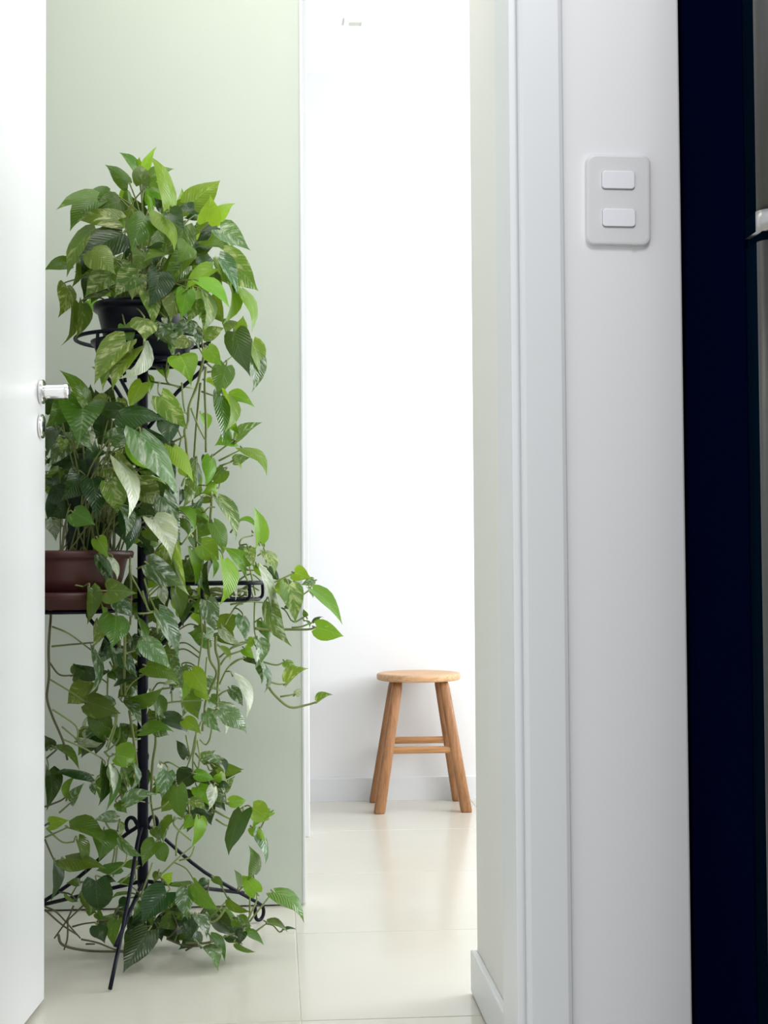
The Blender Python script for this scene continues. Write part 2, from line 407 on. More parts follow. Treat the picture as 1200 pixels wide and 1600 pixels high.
# ------------------------------------------------------------------ refrigerator
XF = XE + 0.004
yb = atX(1168, 800, XF).y                       # front edge of its body
yd = atX(1189, 800, XF).y                       # where the steel front begins to turn
zs = atX(1190, 364, XF).z                       # joint between the two doors
fr = thing('refrigerator', 'tall dark refrigerator with steel front standing right of the switch wall', 'refrigerator', (XF, yb, 0))
FW, FD = 0.62, 0.60
boxobj('body', (0, FW, 0, FD, 0.03, 1.74), M_FRIDGE, fr, bev=0.003)
boxobj('gasket', (0.006, FW - 0.006, -0.010, 0.0, 0.06, 1.73), M_GASKET, fr)
def fridge_door(z0, z1):
    yf = yd - yb - 0.020
    bm = bmesh.new()
    prof = [(0.0, -0.010), (0.0, yd - yb)]
    for k in range(1, 9):
        a = R(90 * k / 8); prof.append((0.020 - 0.020 * math.cos(a), (yd - yb) - 0.020 * math.sin(a)))
    prof += [(FW - x, y) for (x, y) in prof[::-1]]
    lo = [bm.verts.new((x, y, z0)) for x, y in prof]; hi = [bm.verts.new((x, y, z1)) for x, y in prof]
    n = len(prof)
    for k in range(n):
        f = bm.faces.new((lo[k], lo[(k + 1) % n], hi[(k + 1) % n], hi[k]))
        f.material_index = 0 if (0 < k < n - 2) else 1
    bm.faces.new(lo[::-1]); bm.faces.new(hi)
    return bm
o = link('upper_door', fridge_door(zs + 0.006, 1.73), M_STEEL, fr, True); o.data.materials.append(M_GASKET)
up = o
o = link('lower_door', fridge_door(0.08, zs - 0.007), M_STEEL, fr, True); o.data.materials.append(M_GASKET)
bm = fridge_door(zs + 0.005, zs + 0.0285)
for v in bm.verts:
    v.co.y -= 0.002; v.co.x += -0.0015 if v.co.x < 0.3 else 0.0015
o = link('lower_rail', bm, M_STEEL2, up, True); o.data.materials.append(M_GASKET)
boxobj('hinge', (0.004, 0.05, yd - yb - 0.006, -0.004, zs - 0.006, zs + 0.0045), M_GASKET, fr, bev=0.001)
boxobj('foot', (0.03, FW - 0.03, 0.03, FD - 0.03, 0, 0.03), M_GASKET, fr)

# ------------------------------------------------------------------ wooden stool
q = atZ(661, 1269)
SX, SY = atY(654, 1055, YB - 0.14).x, YB - 0.14
st = thing('stool', 'round seated wooden stool with four splayed legs standing before the far white wall', 'stool', (SX, SY, 0))
ZS = atY(654, 1051, SY).z
SR = 0.1345
bm = bmesh.new()
lathe(bm, [(SR - 0.012, ZS - 0.023), (SR - 0.004, ZS - 0.0215), (SR, ZS - 0.017), (SR, ZS - 0.006), (SR - 0.0015, ZS - 0.0022), (SR - 0.006, ZS), (SR - 0.03, ZS - 0.0012), (0.03, ZS - 0.003)], (0, 0, 0), 64)
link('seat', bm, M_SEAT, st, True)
tx, ty_, bx_, by_ = 0.072, 0.062, 0.137, 0.110
legs = {}
for sx in (-1, 1):
    for sy in (-1, 1):
        top = Vector((sx * tx, sy * ty_, ZS - 0.021)); bot = Vector((sx * bx_, sy * by_, 0.0))
        bm = bmesh.new()
        for (p, h) in ((top, 0.0155), (bot, 0.0170)):
            pass
        ring = []
        for t in (0.0, 0.06, 0.5, 0.985, 1.0):
            c = top.lerp(bot, t); h = 0.0165 + 0.0015 * t
            if t == 0.0: h = 0.0135
            if t == 1.0: h -= 0.002
            pts = []
            for k in range(16):
                a = 2 * math.pi * (k + 0.5) / 16
                e = 4.0
                den = (abs(math.cos(a)) ** e + abs(math.sin(a)) ** e) ** (1 / e)
                pts.append(bm.verts.new(c + Vector((h * math.cos(a) / den, h * math.sin(a) / den, 0))))
            ring.append(pts)
        for a, b in zip(ring, ring[1:]):
            for k in range(16): bm.faces.new((a[k], a[(k + 1) % 16], b[(k + 1) % 16], b[k]))
        bm.faces.new(ring[0]); bm.faces.new(ring[-1][::-1])
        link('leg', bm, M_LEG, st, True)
        legs[(sx, sy)] = (top, bot)
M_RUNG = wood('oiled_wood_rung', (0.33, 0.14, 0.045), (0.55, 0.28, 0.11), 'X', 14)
for sy in (-1, 1):
    zr = 0.1925 if sy < 0 else 0.203
    t = (ZS - 0.021 - zr) / (ZS - 0.021)
    a = legs[(-1, sy)][0].lerp(legs[(-1, sy)][1], t); b = legs[(1, sy)][0].lerp(legs[(1, sy)][1], t)
    bm = bmesh.new(); box(bm, a.x + 0.008, b.x - 0.008, a.y - 0.010, a.y + 0.010, zr - 0.0105, zr + 0.0105, bev=0.005, seg=3)
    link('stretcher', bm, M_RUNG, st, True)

# ------------------------------------------------------------------ wrought iron plant stand
PD = 3.0
PX = atY(223, 1000, PD).x
stand = thing('plant_stand', 'black wrought iron tiered plant stand on the floor before the sage wall', 'plant stand', (PX, PD, 0))
def Z(py, d=PD): return atY(222, py, d).z
def iron(name, polys, r, parent=stand, closed=False, n=5, sides=8):
    bm = bmesh.new()
    for p in polys:
        q_ = [Vector(v) for v in p]
        tube(bm, q_ if closed else smooth_pts(q_, n), r, sides, closed=closed)
    return link(name, bm, M_IRON, parent, True)
ztop, zbot = Z(566), Z(1383)
bm = bmesh.new(); lathe(bm, [(0.008, zbot - 0.01), (0.0108, zbot), (0.0108, ztop), (0.008, ztop + 0.003)], (0, 0, 0), 20)
link('pole', bm, M_IRON, stand, True)
zb = Z(1300)
ff = atZ(172, 1549) - Vector((PX, PD, 0)); fr_ = atZ(408, 1441) - Vector((PX, PD, 0))
fl = Vector((-0.285, 0.125, 0))
for f in (ff, fr_, fl):
    front = f is ff
    Lr = f.length; u = f.normalized()
    def P(r, z): return u * r + Vector((0, 0, z))
    # slanting leg, scroll beside the pole at its upper end, loop for a foot
    sc = []
    for k in range(9):
        a = R(-50 + 300 * k / 8)
        sc.append(P(0.026 - 0.012 * math.cos(a) * 1.0, zb + 0.012 + 0.014 * math.sin(a) * 1.1))
    end = P(Lr - 0.012, 0.045)
    lg = sc[::-1][:1] + sc[1:-1][::-1] + [P(0.05, zb - 0.016), P(0.5 * Lr, (zb - 0.016 + 0.045) * 0.5 + 0.0), end, P(Lr + 0.006, 0.030), P(Lr + 0.006, 0.014), P(Lr - 0.004, 0.006), P(Lr - 0.016, 0.012), P(Lr - 0.018, 0.036)]
    if front: lg = [P(0.012, zb + 0.01), P(0.05, zb - 0.016), P(0.5 * Lr, (zb - 0.016) * 0.5 + 0.013), P(Lr, 0.0045)]
    iron('leg', [lg], 0.0040, n=4)
    zj = 0.072
    tt = (zb - 0.016 - zj) / (zb - 0.016 - 0.045)
    iron('strut', [[P(0.009, zbot + 0.006), P(0.05 + (Lr - 0.062) * tt, zj)]], 0.0040)
# top tier: ring, plate ring, uprights, cross bars and scroll braces
zr, zp = Z(532), Z(566)
RT = 0.134
iron('ring', [circle((0, 0, zr), RT, 48)], 0.0042, closed=True)
iron('ring', [circle((0, 0, zp), 0.088, 48)], 0.0042, closed=True)
for k in (0, 125, 235):
    a = R(k); c, s = math.cos(a), math.sin(a)
    iron('upright', [[(RT * c, RT * s, zr), (RT * c * 0.985, RT * s * 0.985, zp + 0.004), (0.088 * c, 0.088 * s, zp)]], 0.0034, n=4)
for a in (0, 60, 120):
    c, s = math.cos(R(a)) * 0.088, math.sin(R(a)) * 0.088
    iron('cross_bar', [[(-c, -s, zp - 0.003), (c, s, zp - 0.003)]], 0.0036)
for a in (-5, 118, 228):
    c, s = math.cos(R(a)), math.sin(R(a))
    pr = [(0.010, zp - 0.135), (0.07, zp - 0.062), (0.112, zp - 0.025), (0.122, zp - 0.010), (0.112, zp - 0.003), (0.098, zp - 0.006), (0.092, zp - 0.03)]
    iron('brace', [[(r * c, r * s, z) for r, z in pr]], 0.0040)
# lower tiers on arms either side
def side_tier(cx, cy, z_hi, z_lo, r, name):
    o = iron(name, [circle((cx, cy, z_hi), r, 40)], 0.0040, closed=True)
    iron('lower_ring', [circle((cx, cy, z_lo), r * 0.9, 40)], 0.0036, o, closed=True)
    for k in range(6):
        a = R(15 + 60 * k); c, s = math.cos(a), math.sin(a)
        iron('upright', [[(cx + r * c, cy + r * s, z_hi), (cx + r * c, cy + r * s, z_lo + 0.008), (cx + 0.9 * r * c, cy + 0.9 * r * s, z_lo)]], 0.0034, o, n=4)
    for a in (0, 90):
        c, s = math.cos(R(a)) * r * 0.9, math.sin(R(a)) * r * 0.9
        iron('cross_bar', [[(cx - c, cy - s, z_lo), (cx + c, cy + s, z_lo)]], 0.0034, o)
    d = Vector((cx, cy, 0)).normalized(); far = Vector((cx, cy, 0)).length
    iron('arm', [[d * 0.008 + Vector((0, 0, z_hi)), d * (far - r) + Vector((0, 0, z_hi))]], 0.0042, o)
    iron('brace', [[d * 0.010 + Vector((0, 0, z_lo - 0.12)), d * (far * 0.62) + Vector((0, 0, z_lo - 0.03)), d * (far * 0.72) + Vector((0, 0, z_lo - 0.006)), d * (far * 0.66) + Vector((0, 0, z_lo - 0.001))]], 0.0040, o)
LTX = atY(103, 900, 2.97).x - PX
side_tier(LTX, -0.03, Z(938), Z(953), 0.118, 'left_basket')
RTX = atY(338, 920, PD).x - PX
side_tier(RTX, 0.02, Z(912), Z(938), 0.096, 'right_basket')
# ------------------------------------------------------------------ the two pothos plants
# Leaf table, one region of the plant per block: origin and scale of the block, then
# stalk end, tip, breadth, leaf kind and (optional digit) how far forward it hangs.
LEAVES = '''
@70 230 7.5
1060 260 885 70 110 G4;1110 220 1110 120 60 L4;985 440 725 215 170 G5;1130 450 1130 215 190 G7;760 540 480 590 170 G4;640 590 160 715 130 G6
640 620 310 950 230 G5;880 640 560 760 260 G5;890 860 390 850 200 V7;620 940 262 1462 250 Y6;930 1000 430 1270 330 D7;1190 790 1020 1190 310 G8;990 700 940 470 110 G3
@230 230 7.5
-60 270 105 5 90 L5;270 710 50 110 180 L7;20 360 300 255 120 G4;10 470 200 350 60 G5;480 680 835 405 280 L6;690 890 740 585 240 L7;800 900 1020 660 150 L5
840 960 1190 1190 220 W6;640 780 320 730 130 D5;250 760 420 960 180 D8;430 900 300 1370 320 Y7;150 770 320 1180 190 L8;830 930 590 1100 170 D5;600 1180 1000 1230 150 G5
860 1100 1000 1270 90 L4;1000 1070 990 1170 80 L3;20 470 220 560 100 G6;200 720 90 600 130 D4;620 750 440 830 110 D4;60 740 0 560 70 L5
@70 390 7.5
300 170 5 235 150 G5;370 80 325 430 90 G5;450 -40 425 300 160 D6;550 100 530 330 80 D5;530 340 450 620 140 D4;540 0 810 265 290 Y8;780 300 490 540 250 V7;1100 270 830 540 270 V7
250 410 175 770 200 V5;320 630 210 1110 110 Y6;440 620 370 1020 150 Y7;440 630 500 760 120 Y5;500 600 640 780 130 L2;1040 480 800 600 160 G3;1160 800 1170 1060 280 V9;940 880 1010 1110 170 G8
@60 220 3
420 935 270 1130 110 V9;430 960 305 1158 80 V8;455 970 350 1155 90 V8;490 930 390 1110 60 P8;300 1085 250 1060 22 V7;570 610 520 770 115 D8;500 700 540 860 80 V8;540 730 590 850 60 V7
630 520 500 560 60 L6;580 490 505 500 26 D8;690 540 560 680 110 G6;690 620 640 770 90 Y6;550 880 700 960 70 W8;700 930 640 975 60 V9;590 830 600 865 26 P8;740 880 650 860 60 W8
720 870 750 970 40 W7;625 940 628 1030 26 G8;660 1005 712 1132 118 L9;570 1060 600 1120 50 L2;510 1100 525 1175 36 L3;430 400 470 340 60 D3;300 700 250 760 70 G4;640 400 600 470 90 D4;760 480 720 540 90 D4;420 560 440 640 70 Y5
@60 220 3
470 640 440 740 80 Y7;560 730 600 840 90 G7;640 720 620 840 90 Y8;690 700 670 830 80 L8;740 740 700 850 70 V8;800 800 770 880 60 V7;400 600 360 700 70 G7;660 600 720 700 80 G6;330 560 280 650 80 G6;560 420 590 520 90 G6;480 520 450 620 90 Y6;700 480 650 570 90 G7;820 620 850 720 70 D6;620 850 560 930 60 W8;690 850 640 930 50 W8;380 770 330 730 60 D6
@250 390 7.5
640 215 310 460 170 L7;720 60 1135 460 320 V7;670 90 900 490 150 W8;800 290 875 500 110 D6;940 440 1085 930 130 L6;600 520 750 850 200 G5;790 380 755 850 120 L6;430 370 800 660 150 L9;470 460 515 940 130 V8
420 470 470 800 170 L6;320 490 140 930 80 G8;330 70 0 480 220 G6;300 280 150 720 220 Y6;620 170 330 190 100 D6;690 300 790 400 110 G5;600 250 670 360 70 P5;510 1010 740 920 150 V7
@60 220 3
920 890 985 1088 112 D8;945 900 960 825 56 L6;900 840 878 905 62 Y6;1000 940 1040 1100 60 L6;1000 990 1005 1170 70 W6;790 970 855 1050 70 L8;960 960 1010 1060 70 L6;750 740 775 850 60 L5
@70 550 7.5
470 620 200 225 165 G6;730 560 510 640 160 Y5;910 690 570 680 180 D7;200 600 10 880 240 G6;210 690 300 620 60 V7;430 600 400 1050 470 G7;410 530 480 730 80 V8;380 620 300 460 100 L6;320 930 540 1150 200 W8;500 950 560 1090 110 P8
140 900 30 1190 150 D6;220 1020 200 1170 120 V7;760 1030 1000 830 220 W8;900 540 960 690 90 V6;860 560 830 720 70 L4
@60 560 3
375 265 585 285 94 D8;490 110 430 230 75 L7;430 375 520 520 55 L9;470 340 645 640 118 W9;440 370 625 660 110 D8;360 470 510 590 85 V8;375 480 430 730 80 P9;440 590 565 690 110 V7;580 640 660 850 95 W8;480 700 560 740 70 D6;530 750 620 930 110 P9
640 870 700 1100 90 V9;620 900 700 1100 46 P8;510 960 675 1060 105 W9;440 700 415 900 92 D7;330 575 370 720 105 V9;370 690 410 830 52 W8;250 560 270 740 115 D7;190 540 110 660 112 D6;160 720 262 778 92 G8
130 620 40 660 80 D5;140 690 60 740 80 D5;50 750 80 845 90 P2;110 380 50 500 82 W6;570 170 690 325 100 V9;610 270 615 400 92 D9;625 410 720 570 70 L8;230 500 160 560 70 D5;300 520 350 560 60 V6;420 420 470 470 60 G6;280 420 220 470 80 D6;350 640 400 680 70 D5;540 620 600 700 80 D5;60 560 100 620 70 D4;470 830 520 900 70 D4;500 800 560 860 60 G5
@220 540 6
800 180 725 465 190 G8;740 460 770 885 170 G8;770 455 800 790 84 L9;820 590 920 825 100 L6;815 470 1055 560 110 L7;860 880 710 930 180 L6;890 895 1120 725 100 W6;950 960 1180 1190 110 L7;870 1080 1015 1050 90 W6;880 1090 940 1165 35 L6
560 640 600 810 90 L2;600 330 690 385 52 L2;30 330 80 450 60 L3
@220 690 7.5
660 210 690 630 115 W9;640 240 620 640 130 G7;760 160 740 290 100 D5;830 185 760 510 150 L7;990 330 860 500 160 G6;830 460 760 520 90 D6;890 540 720 600 150 L6;830 660 660 710 80 G6;880 650 1110 1130 160 V7;560 540 500 760 110 V7
460 560 450 750 70 D6;710 650 530 760 60 W8;640 750 790 930 90 L6;430 790 620 1040 100 L7;690 860 720 1030 150 G6;840 950 960 1330 155 L7;500 900 560 1100 110 G5;480 300 560 420 110 L4
@220 830 7.5
690 150 910 330 240 L8;580 210 640 600 130 L6;720 390 730 680 100 W8;740 640 720 800 80 L7;730 800 640 970 80 G7;960 320 940 840 180 L9;850 350 830 780 100 D7;830 330 850 540 60 L8;1050 500 1115 790 72 P8;770 800 870 1150 200 W9;560 830 490 1100 130 D6
400 660 470 1020 170 G7;240 660 280 860 110 P6;190 940 440 1450 180 W8;150 960 200 1100 130 G5;100 480 160 600 140 Y4;60 200 160 290 110 D5;640 1130 740 1180 150 G4;660 700 600 760 70 P6
@70 830 7.5
620 90 740 300 160 L8;650 290 730 590 170 W8;700 300 790 560 90 D8;790 310 850 550 100 P8;720 700 1050 720 260 G9;520 650 505 1075 150 G8;650 800 660 1050 60 L7;840 820 1020 1000 180 W7;830 980 790 1350 320 G9;640 1060 570 1350 140 V6
1040 120 1120 110 60 L5;1120 160 1190 170 50 L5
@70 970 7.5
330 640 530 560 160 G5;380 560 750 590 170 D6;570 320 540 845 110 W8;560 700 270 960 260 Y5;490 950 870 1080 250 G7;600 1080 700 1420 240 G6;830 310 1070 650 180 W7;850 690 1060 680 190 D6;830 380 800 580 110 V5;760 600 830 700 80 G6
900 940 1130 1230 115 W8;960 880 1372 787 165 G8;980 800 860 900 120 G5;1060 -40 1060 330 90 G6;940 100 1000 300 80 G5
@220 970 6.667
40 200 300 490 190 W9;50 470 390 640 190 G9;330 380 405 575 110 W7;520 510 690 760 195 L8;470 610 430 835 80 L7;600 700 700 830 120 L6;740 200 500 130 200 G3;820 110 980 260 170 G4;840 70 1030 240 100 P7;1060 -50 1085 210 120 W8
1110 200 1190 240 90 L7;1080 290 1180 390 100 L7;820 270 925 430 60 L5;950 560 1110 980 100 P7;930 710 1060 880 110 W7;800 920 1100 1160 190 W9;680 950 820 1150 130 W8;860 980 885 1180 40 P7;450 1030 620 1170 130 L8;240 1010 490 1165 140 D7
150 780 210 1070 130 G5;90 740 60 960 40 P7;0 1145 320 1140 130 G8;150 1120 290 1190 120 W7;720 800 830 880 120 G4;250 650 370 660 50 P8;310 660 300 760 40 D6
@360 940 6.667
280 390 310 640 130 W8;270 500 260 690 60 P8;330 630 370 930 70 W8;310 640 325 850 70 W7;160 590 270 660 80 D7;330 200 400 420 110 G6;400 -20 600 440 190 W9;570 625 690 730 90 V7;580 855 795 700 120 V8;680 965 750 905 70 P7;900 1045 1055 970 76 V8
885 265 1165 355 185 L8;790 150 760 80 50 G6;860 215 970 160 32 D6;770 200 825 275 26 G6
@360 780 6.667
300 455 250 95 140 L7;90 230 270 300 50 L6;165 720 -60 500 160 L7;170 500 150 650 120 G5;190 520 240 700 110 V7;360 540 460 770 115 V7;280 680 395 820 80 L7;390 720 510 850 100 D5;665 765 835 825 150 L7;870 850 745 890 80 W5;835 930 1155 1282 125 L8
820 960 860 1030 30 G6;600 880 680 1265 200 V8;550 870 670 900 90 G6;460 960 640 1210 80 L8;560 1000 640 1200 90 D7;560 880 440 930 100 L6;280 700 430 1200 85 P9;380 660 420 740 60 P4;240 350 290 420 46 P5;320 455 335 530 32 V5;370 1090 410 1230 60 G7;560 1140 700 1180 60 D6
@70 1110 7.5
60 440 0 300 130 D6;110 430 400 670 95 G7;540 760 120 740 110 D6;40 680 30 1150 170 D7;260 1030 350 780 90 L6;330 1080 450 860 110 W6;380 370 660 380 110 P6;520 80 490 370 50 P5;480 210 400 255 45 G6;640 320 600 510 140 D5;820 520 1060 600 260 L7
700 640 650 1090 165 D8;740 640 740 1150 120 G7;800 660 800 965 110 P8;1020 640 990 950 65 W7;940 1100 1290 980 150 W9;560 870 590 990 80 W4;870 900 900 1100 90 G5;850 1080 960 1200 110 G5;1060 750 1095 860 45 Q6;920 170 900 380 90 G5;980 200 950 330 80 G5;780 200 870 330 90 G4;900 820 960 900 70 D4
@220 1130 7.5
310 560 250 870 175 W8;230 480 260 660 60 P7;620 600 430 720 215 D7;640 590 860 660 125 L8;620 600 800 720 140 D7;420 730 480 1110 210 G8;660 740 800 960 180 L7;520 810 660 860 90 D6;860 740 800 1010 110 P8;720 410 865 320 110 W6;930 420 720 420 90 W7;920 420 985 600 90 D6
970 570 1025 730 60 P7;880 670 945 585 90 L7;880 680 1040 760 130 D7;1000 790 1100 620 90 W6;880 820 990 940 120 W7;1035 930 1230 900 130 L7;810 1050 670 1040 80 D6;600 1100 500 1200 130 L7;690 1110 780 1200 70 L7;570 910 760 1020 110 V8;160 660 170 840 70 L4
@70 1250 7.5
60 280 275 235 140 L6;270 320 700 540 195 G7;690 350 640 690 280 G6;225 690 700 800 185 G8;380 460 480 830 110 G9;110 720 75 1170 110 D7;410 960 260 970 90 G5;240 1080 390 1190 46 G5;600 920 640 1290 310 D8;470 1080 540 1340 120 G6;840 200 585 230 130 W8;880 420 1135 655 115 W8
1060 620 970 640 80 D4;1080 770 900 780 100 G5;900 780 610 825 130 G6;690 940 830 960 90 D6;1030 930 850 970 80 G6;1080 1110 780 1150 50 G7;960 1160 870 1260 110 D6;880 260 890 420 60 V6
@220 1260 5.4545
490 100 440 340 90 L9;450 110 360 190 80 L7;110 190 170 290 80 G7;130 300 20 500 130 G8;160 330 210 470 110 G7;200 120 190 300 80 W7;280 110 190 300 60 G8;870 30 755 398 155 D9;945 10 1090 110 160 L7;1110 50 955 180 90 L6;1020 200 1065 475 80 W8;950 180 1060 300 80 L7
960 590 935 350 115 G7;990 740 870 590 130 L8;450 660 660 880 130 G8;830 700 800 545 55 G5;750 780 930 900 70 G6;200 640 270 560 80 L5;440 660 240 680 60 G6;230 720 20 1000 215 D8;400 700 400 950 150 W7;420 940 430 1120 115 D7;470 930 560 1110 90 W8;360 870 240 880 60 D6;500 730 600 860 100 D6
620 610 700 690 60 G5;300 760 330 880 90 G5;150 560 120 640 70 G5;560 640 480 700 70 D4
@70 1370 6.667
1090 540 830 978 265 D9;540 500 620 680 160 D6;760 440 720 720 130 G6;540 380 620 450 80 G5;480 280 460 410 100 G5;960 250 920 420 90 G6;820 400 780 460 70 D5
@290 1380 6
820 80 1105 340 145 G8;530 470 430 420 90 D7;540 450 500 570 80 D8;600 400 485 300 60 W7;560 460 730 575 70 G8;755 360 950 450 60 G7;900 450 1035 432 25 D7;390 500 530 570 60 D7;480 560 650 645 50 G8;140 600 305 805 115 W8;220 480 370 720 80 G8;240 590 290 650 60 D8;40 320 40 520 120 D7
'''
# Runners and hanging vines: forwardness, then points in the block's own scale.
VINES = '''
@220 540 6
6:590 100,540 330,495 460,450 580,440 720,410 800,425 900,440 1100,450 1180;5:610 200,600 400,610 700,610 1000;4:560 350,530 650,510 900,500 1050;5:385 350,395 500,410 600,430 640;4:100 340,300 370,380 410;4:230 260,270 360,500 400;6:470 590,540 760,600 880;3:600 150,700 210,860 100;4:610 250,690 240;4:570 430,680 470;6:650 1050,870 890;6:730 1080,950 970;5:740 1130,850 1090;5:310 900,400 850,410 800;5:350 1000,380 860;7:260 660,340 620,430 630
@220 690 7.5
6:530 0,545 150,555 300,600 500,610 700,600 880,640 1010;6:810 470,830 700,815 900,830 1080,900 1250;5:640 50,630 200;7:480 520,520 430,600 460,620 520;7:640 1010,560 1100,480 1200;7:740 830,800 770,870 770
@220 830 7.5
5:640 -60,660 300,700 970,715 1200;7:20 700,90 920,160 940;6:40 560,100 760,180 960,195 1200;4:700 500,740 900,760 1200;7:-20 965,80 960,160 945;4:900 1250,1100 900,1200 850
@220 970 6.667
5:630 0,640 180,605 430,595 520;6:700 200,720 400,790 540,740 680,680 830,660 980,640 1150;6:780 160,780 300,815 450,800 700,790 920,720 920;4:690 380,670 600;5:120 730,150 900,160 1100;5:230 860,400 840,650 830;6:0 580,90 520;6:0 520,60 480;5:90 1100,140 1030;4:820 380,940 290,1130 220;5:830 460,900 370,1080 300;5:820 660,900 500,1000 410,1100 400;5:810 780,860 740,940 710;5:220 710,440 680;4:90 150,240 60
@220 1130 7.5
5:710 -20,640 150,600 350,540 520;6:650 60,640 250,610 400,610 560;6:660 200,690 380,670 540;5:780 0,830 40,810 180,760 250,690 190;4:530 140,575 370;5:170 0,175 230,140 450,125 700,120 900,150 1100,170 1250;5:130 1020,250 980,330 910,390 850;6:840 1010,1100 1150;5:1000 940,1180 1000;5:620 450,680 560;4:270 470,340 460,480 540;5:640 350,740 480
@70 830 7.5
7:230 -60,200 230,150 500,70 780,70 1000,55 1200,45 1400,50 1700,25 1950,90 2170,160 2330,220 2480,265 2680;7:210 250,430 300,590 290;7:150 590,450 650;7:80 840,170 880,490 850;6:90 1120,280 1200,540 1390;5:80 1350,400 1320,570 1305;6:50 1530,170 1680,330 1690;6:50 1730,330 1900,490 2010;6:90 2090,330 2250,385 2340,380 2460;6:200 2290,370 2430;6:195 2430,450 2540,650 2650;6:1000 300,1010 500,1100 680,1180 850;5:1000 400,1010 800,1000 1100;5:960 -20,1080 100;5:1080 440,1200 390;5:1100 1150,1130 1280,1080 1500
@70 970 7.5
5:740 620,735 900,770 1150;6:870 100,880 400,900 900;6:940 150,935 700,960 1000;7:1110 600,1200 540;7:1110 640,1220 620;5:760 480,800 560
@70 1110 7.5
6:770 0,830 100,720 430;6:850 0,830 180,740 450;5:890 150,860 350,700 500;6:990 0,1040 330,1080 650,1110 920;5:900 640,960 950;5:0 1130,180 1060,250 1010;5:170 1200,330 1060;4:530 780,590 880,700 960;5:700 480,760 540,880 470;5:20 560,140 460;5:1120 330,1040 350
@70 1250 7.5
5:0 300,90 240;5:0 460,60 600,110 710;6:20 330,200 490,340 490;5:0 440,270 320;5:820 560,800 700,740 900;5:850 540,830 720,800 900;6:970 600,930 750,700 920;6:1060 810,880 980;5:690 360,780 350,870 370;5:120 720,220 690;5:700 240,760 340,850 440
@360 780 6.667
5:0 760,150 740,260 740;4:0 350,80 230;4:100 480,100 440,140 400,230 380;5:300 460,200 600;5:360 540,280 590;6:660 770,510 840,430 880;6:830 940,750 1000;3:20 900,200 780,330 860;3:60 1000,180 900,300 950;3:120 960,260 850;3:30 860,300 880;4:200 700,260 1000;5:130 740,200 900,250 1060
@360 940 6.667
6:0 30,180 0,350 10;5:255 0,250 260,265 380;6:260 280,400 295,490 290,800 290,880 270;5:630 190,680 210,780 150;5:640 270,740 260,860 215;6:340 630,480 660,570 625;6:380 825,500 860,580 855;6:380 860,460 970,620 1100,800 1075,900 1045;5:520 990,620 975,690 955;5:0 490,100 430,190 420;5:0 550,130 510;5:0 660,100 600,160 595
@220 1260 5.4545
7:430 290,300 180,280 130,310 100,350 110;6:300 420,310 250,370 150,420 100;6:110 640,320 440,450 330;6:330 460,420 430,460 340;7:0 760,60 600,100 480;5:490 980,640 970,760 790;5:610 30,800 130;5:640 110,720 160,790 170;4:930 230,990 250;5:250 880,310 1020,240 1120;5:300 1050,340 960;4:480 960,560 840
@70 1370 6.667
5:0 310,110 360,220 470,370 640;4:0 340,180 500,330 600;5:300 300,230 450,100 640;5:240 430,235 640,200 760;6:140 600,190 710,450 770,830 780;6:380 650,560 690,740 760,900 770;4:290 520,400 490,560 470;5:410 290,230 460;5:150 160,260 180,330 250;5:560 480,700 450;5:430 700,520 700;5:740 350,720 400
@290 1380 6
5:120 360,290 350,420 160;4:130 350,210 230;5:190 370,400 150;6:570 370,660 180,670 90;6:600 360,820 80;5:600 300,605 20;6:0 560,200 560,400 490,560 460;5:660 450,755 380;6:0 630,150 550;5:-180 520,0 590,150 590
'''
YWALL = YP - 0.02
def depth(px, py, k):
    """distance into the room of a leaf: k = 9 hangs nearest the viewer, 0 nearest the wall"""
    f = (k - 4.5) / 4.5
    if py < 560: h, c = 0.17, 3.0
    elif py < 1000: h, c = (0.17, 2.97) if px < 300 else (0.12, 3.0)
    elif py < 1360: h, c = 0.11, 3.01
    else: h, c = 0.10, 3.0
    if px > 400: h = 0.07
    return min(YWALL, c - h * f)
def place(px, py, Y, zmin=0.006):
    p = atY(px, py, Y)
    if p.z < zmin:
        p = atZ(px, py, zmin)
    return p
def plant_of(px, py):
    if py < 575: return 0
    if px >= 284 and (780 < py or (px > 330 and py > 740)) and py < 1500: return 2
    if py < 960: return 1 if px < 285 and not (px > 232 and py < 650) else 0
    return 1 if px < 216 else 0

# leaf meshes: heart-shaped blade on the stalk, folded along the midrib, arched, with drawn-out tip
def leaf_mesh(name, fold, arch, sickle, wave, tipx, cup):
    ys = [0.0, 0.07, 0.18, 0.33, 0.50, 0.67, 0.82, 0.92, 1.0]
    ws = [0.26, 0.42, 0.495, 0.49, 0.425, 0.295, 0.140, 0.048, 0.003]
    me = bpy.data.meshes.new(name); vs, fs = [], []
    cols = [-1, -0.55, 0, 0.55, 1]
    for i, (y, w) in enumerate(zip(ys, ws)):
        for c in cols:
            x = c * w
            yy = y
            if i == 0: yy = -0.085 * abs(c) ** 0.8 + 0.05 * (1 - abs(c))
            if i == 1: yy = y - 0.055 * abs(c) ** 1.5 + 0.03 * (1 - abs(c))
            z = fold * abs(x) * (1 - 0.5 * y) - cup * x * x * 1.6
            z += arch * 4 * yy * (1 - yy) + wave * math.sin(7 * yy + (2.0 if c > 0 else 0)) * abs(c) ** 2 * w
            if yy > 0.7: z -= tipx * (yy - 0.7)
            x += sickle * 4 * y * (1 - y)
            vs.append((x, yy, z))
    for i in range(len(ys) - 1):
        for k in range(4):
            a = i * 5 + k
            fs.append((a, a + 1, a + 6, a + 5))
    me.from_pydata(vs, [], fs)
    me.materials.append(LEAF['G'])
    for p in me.polygons: p.use_smooth = True
    return me
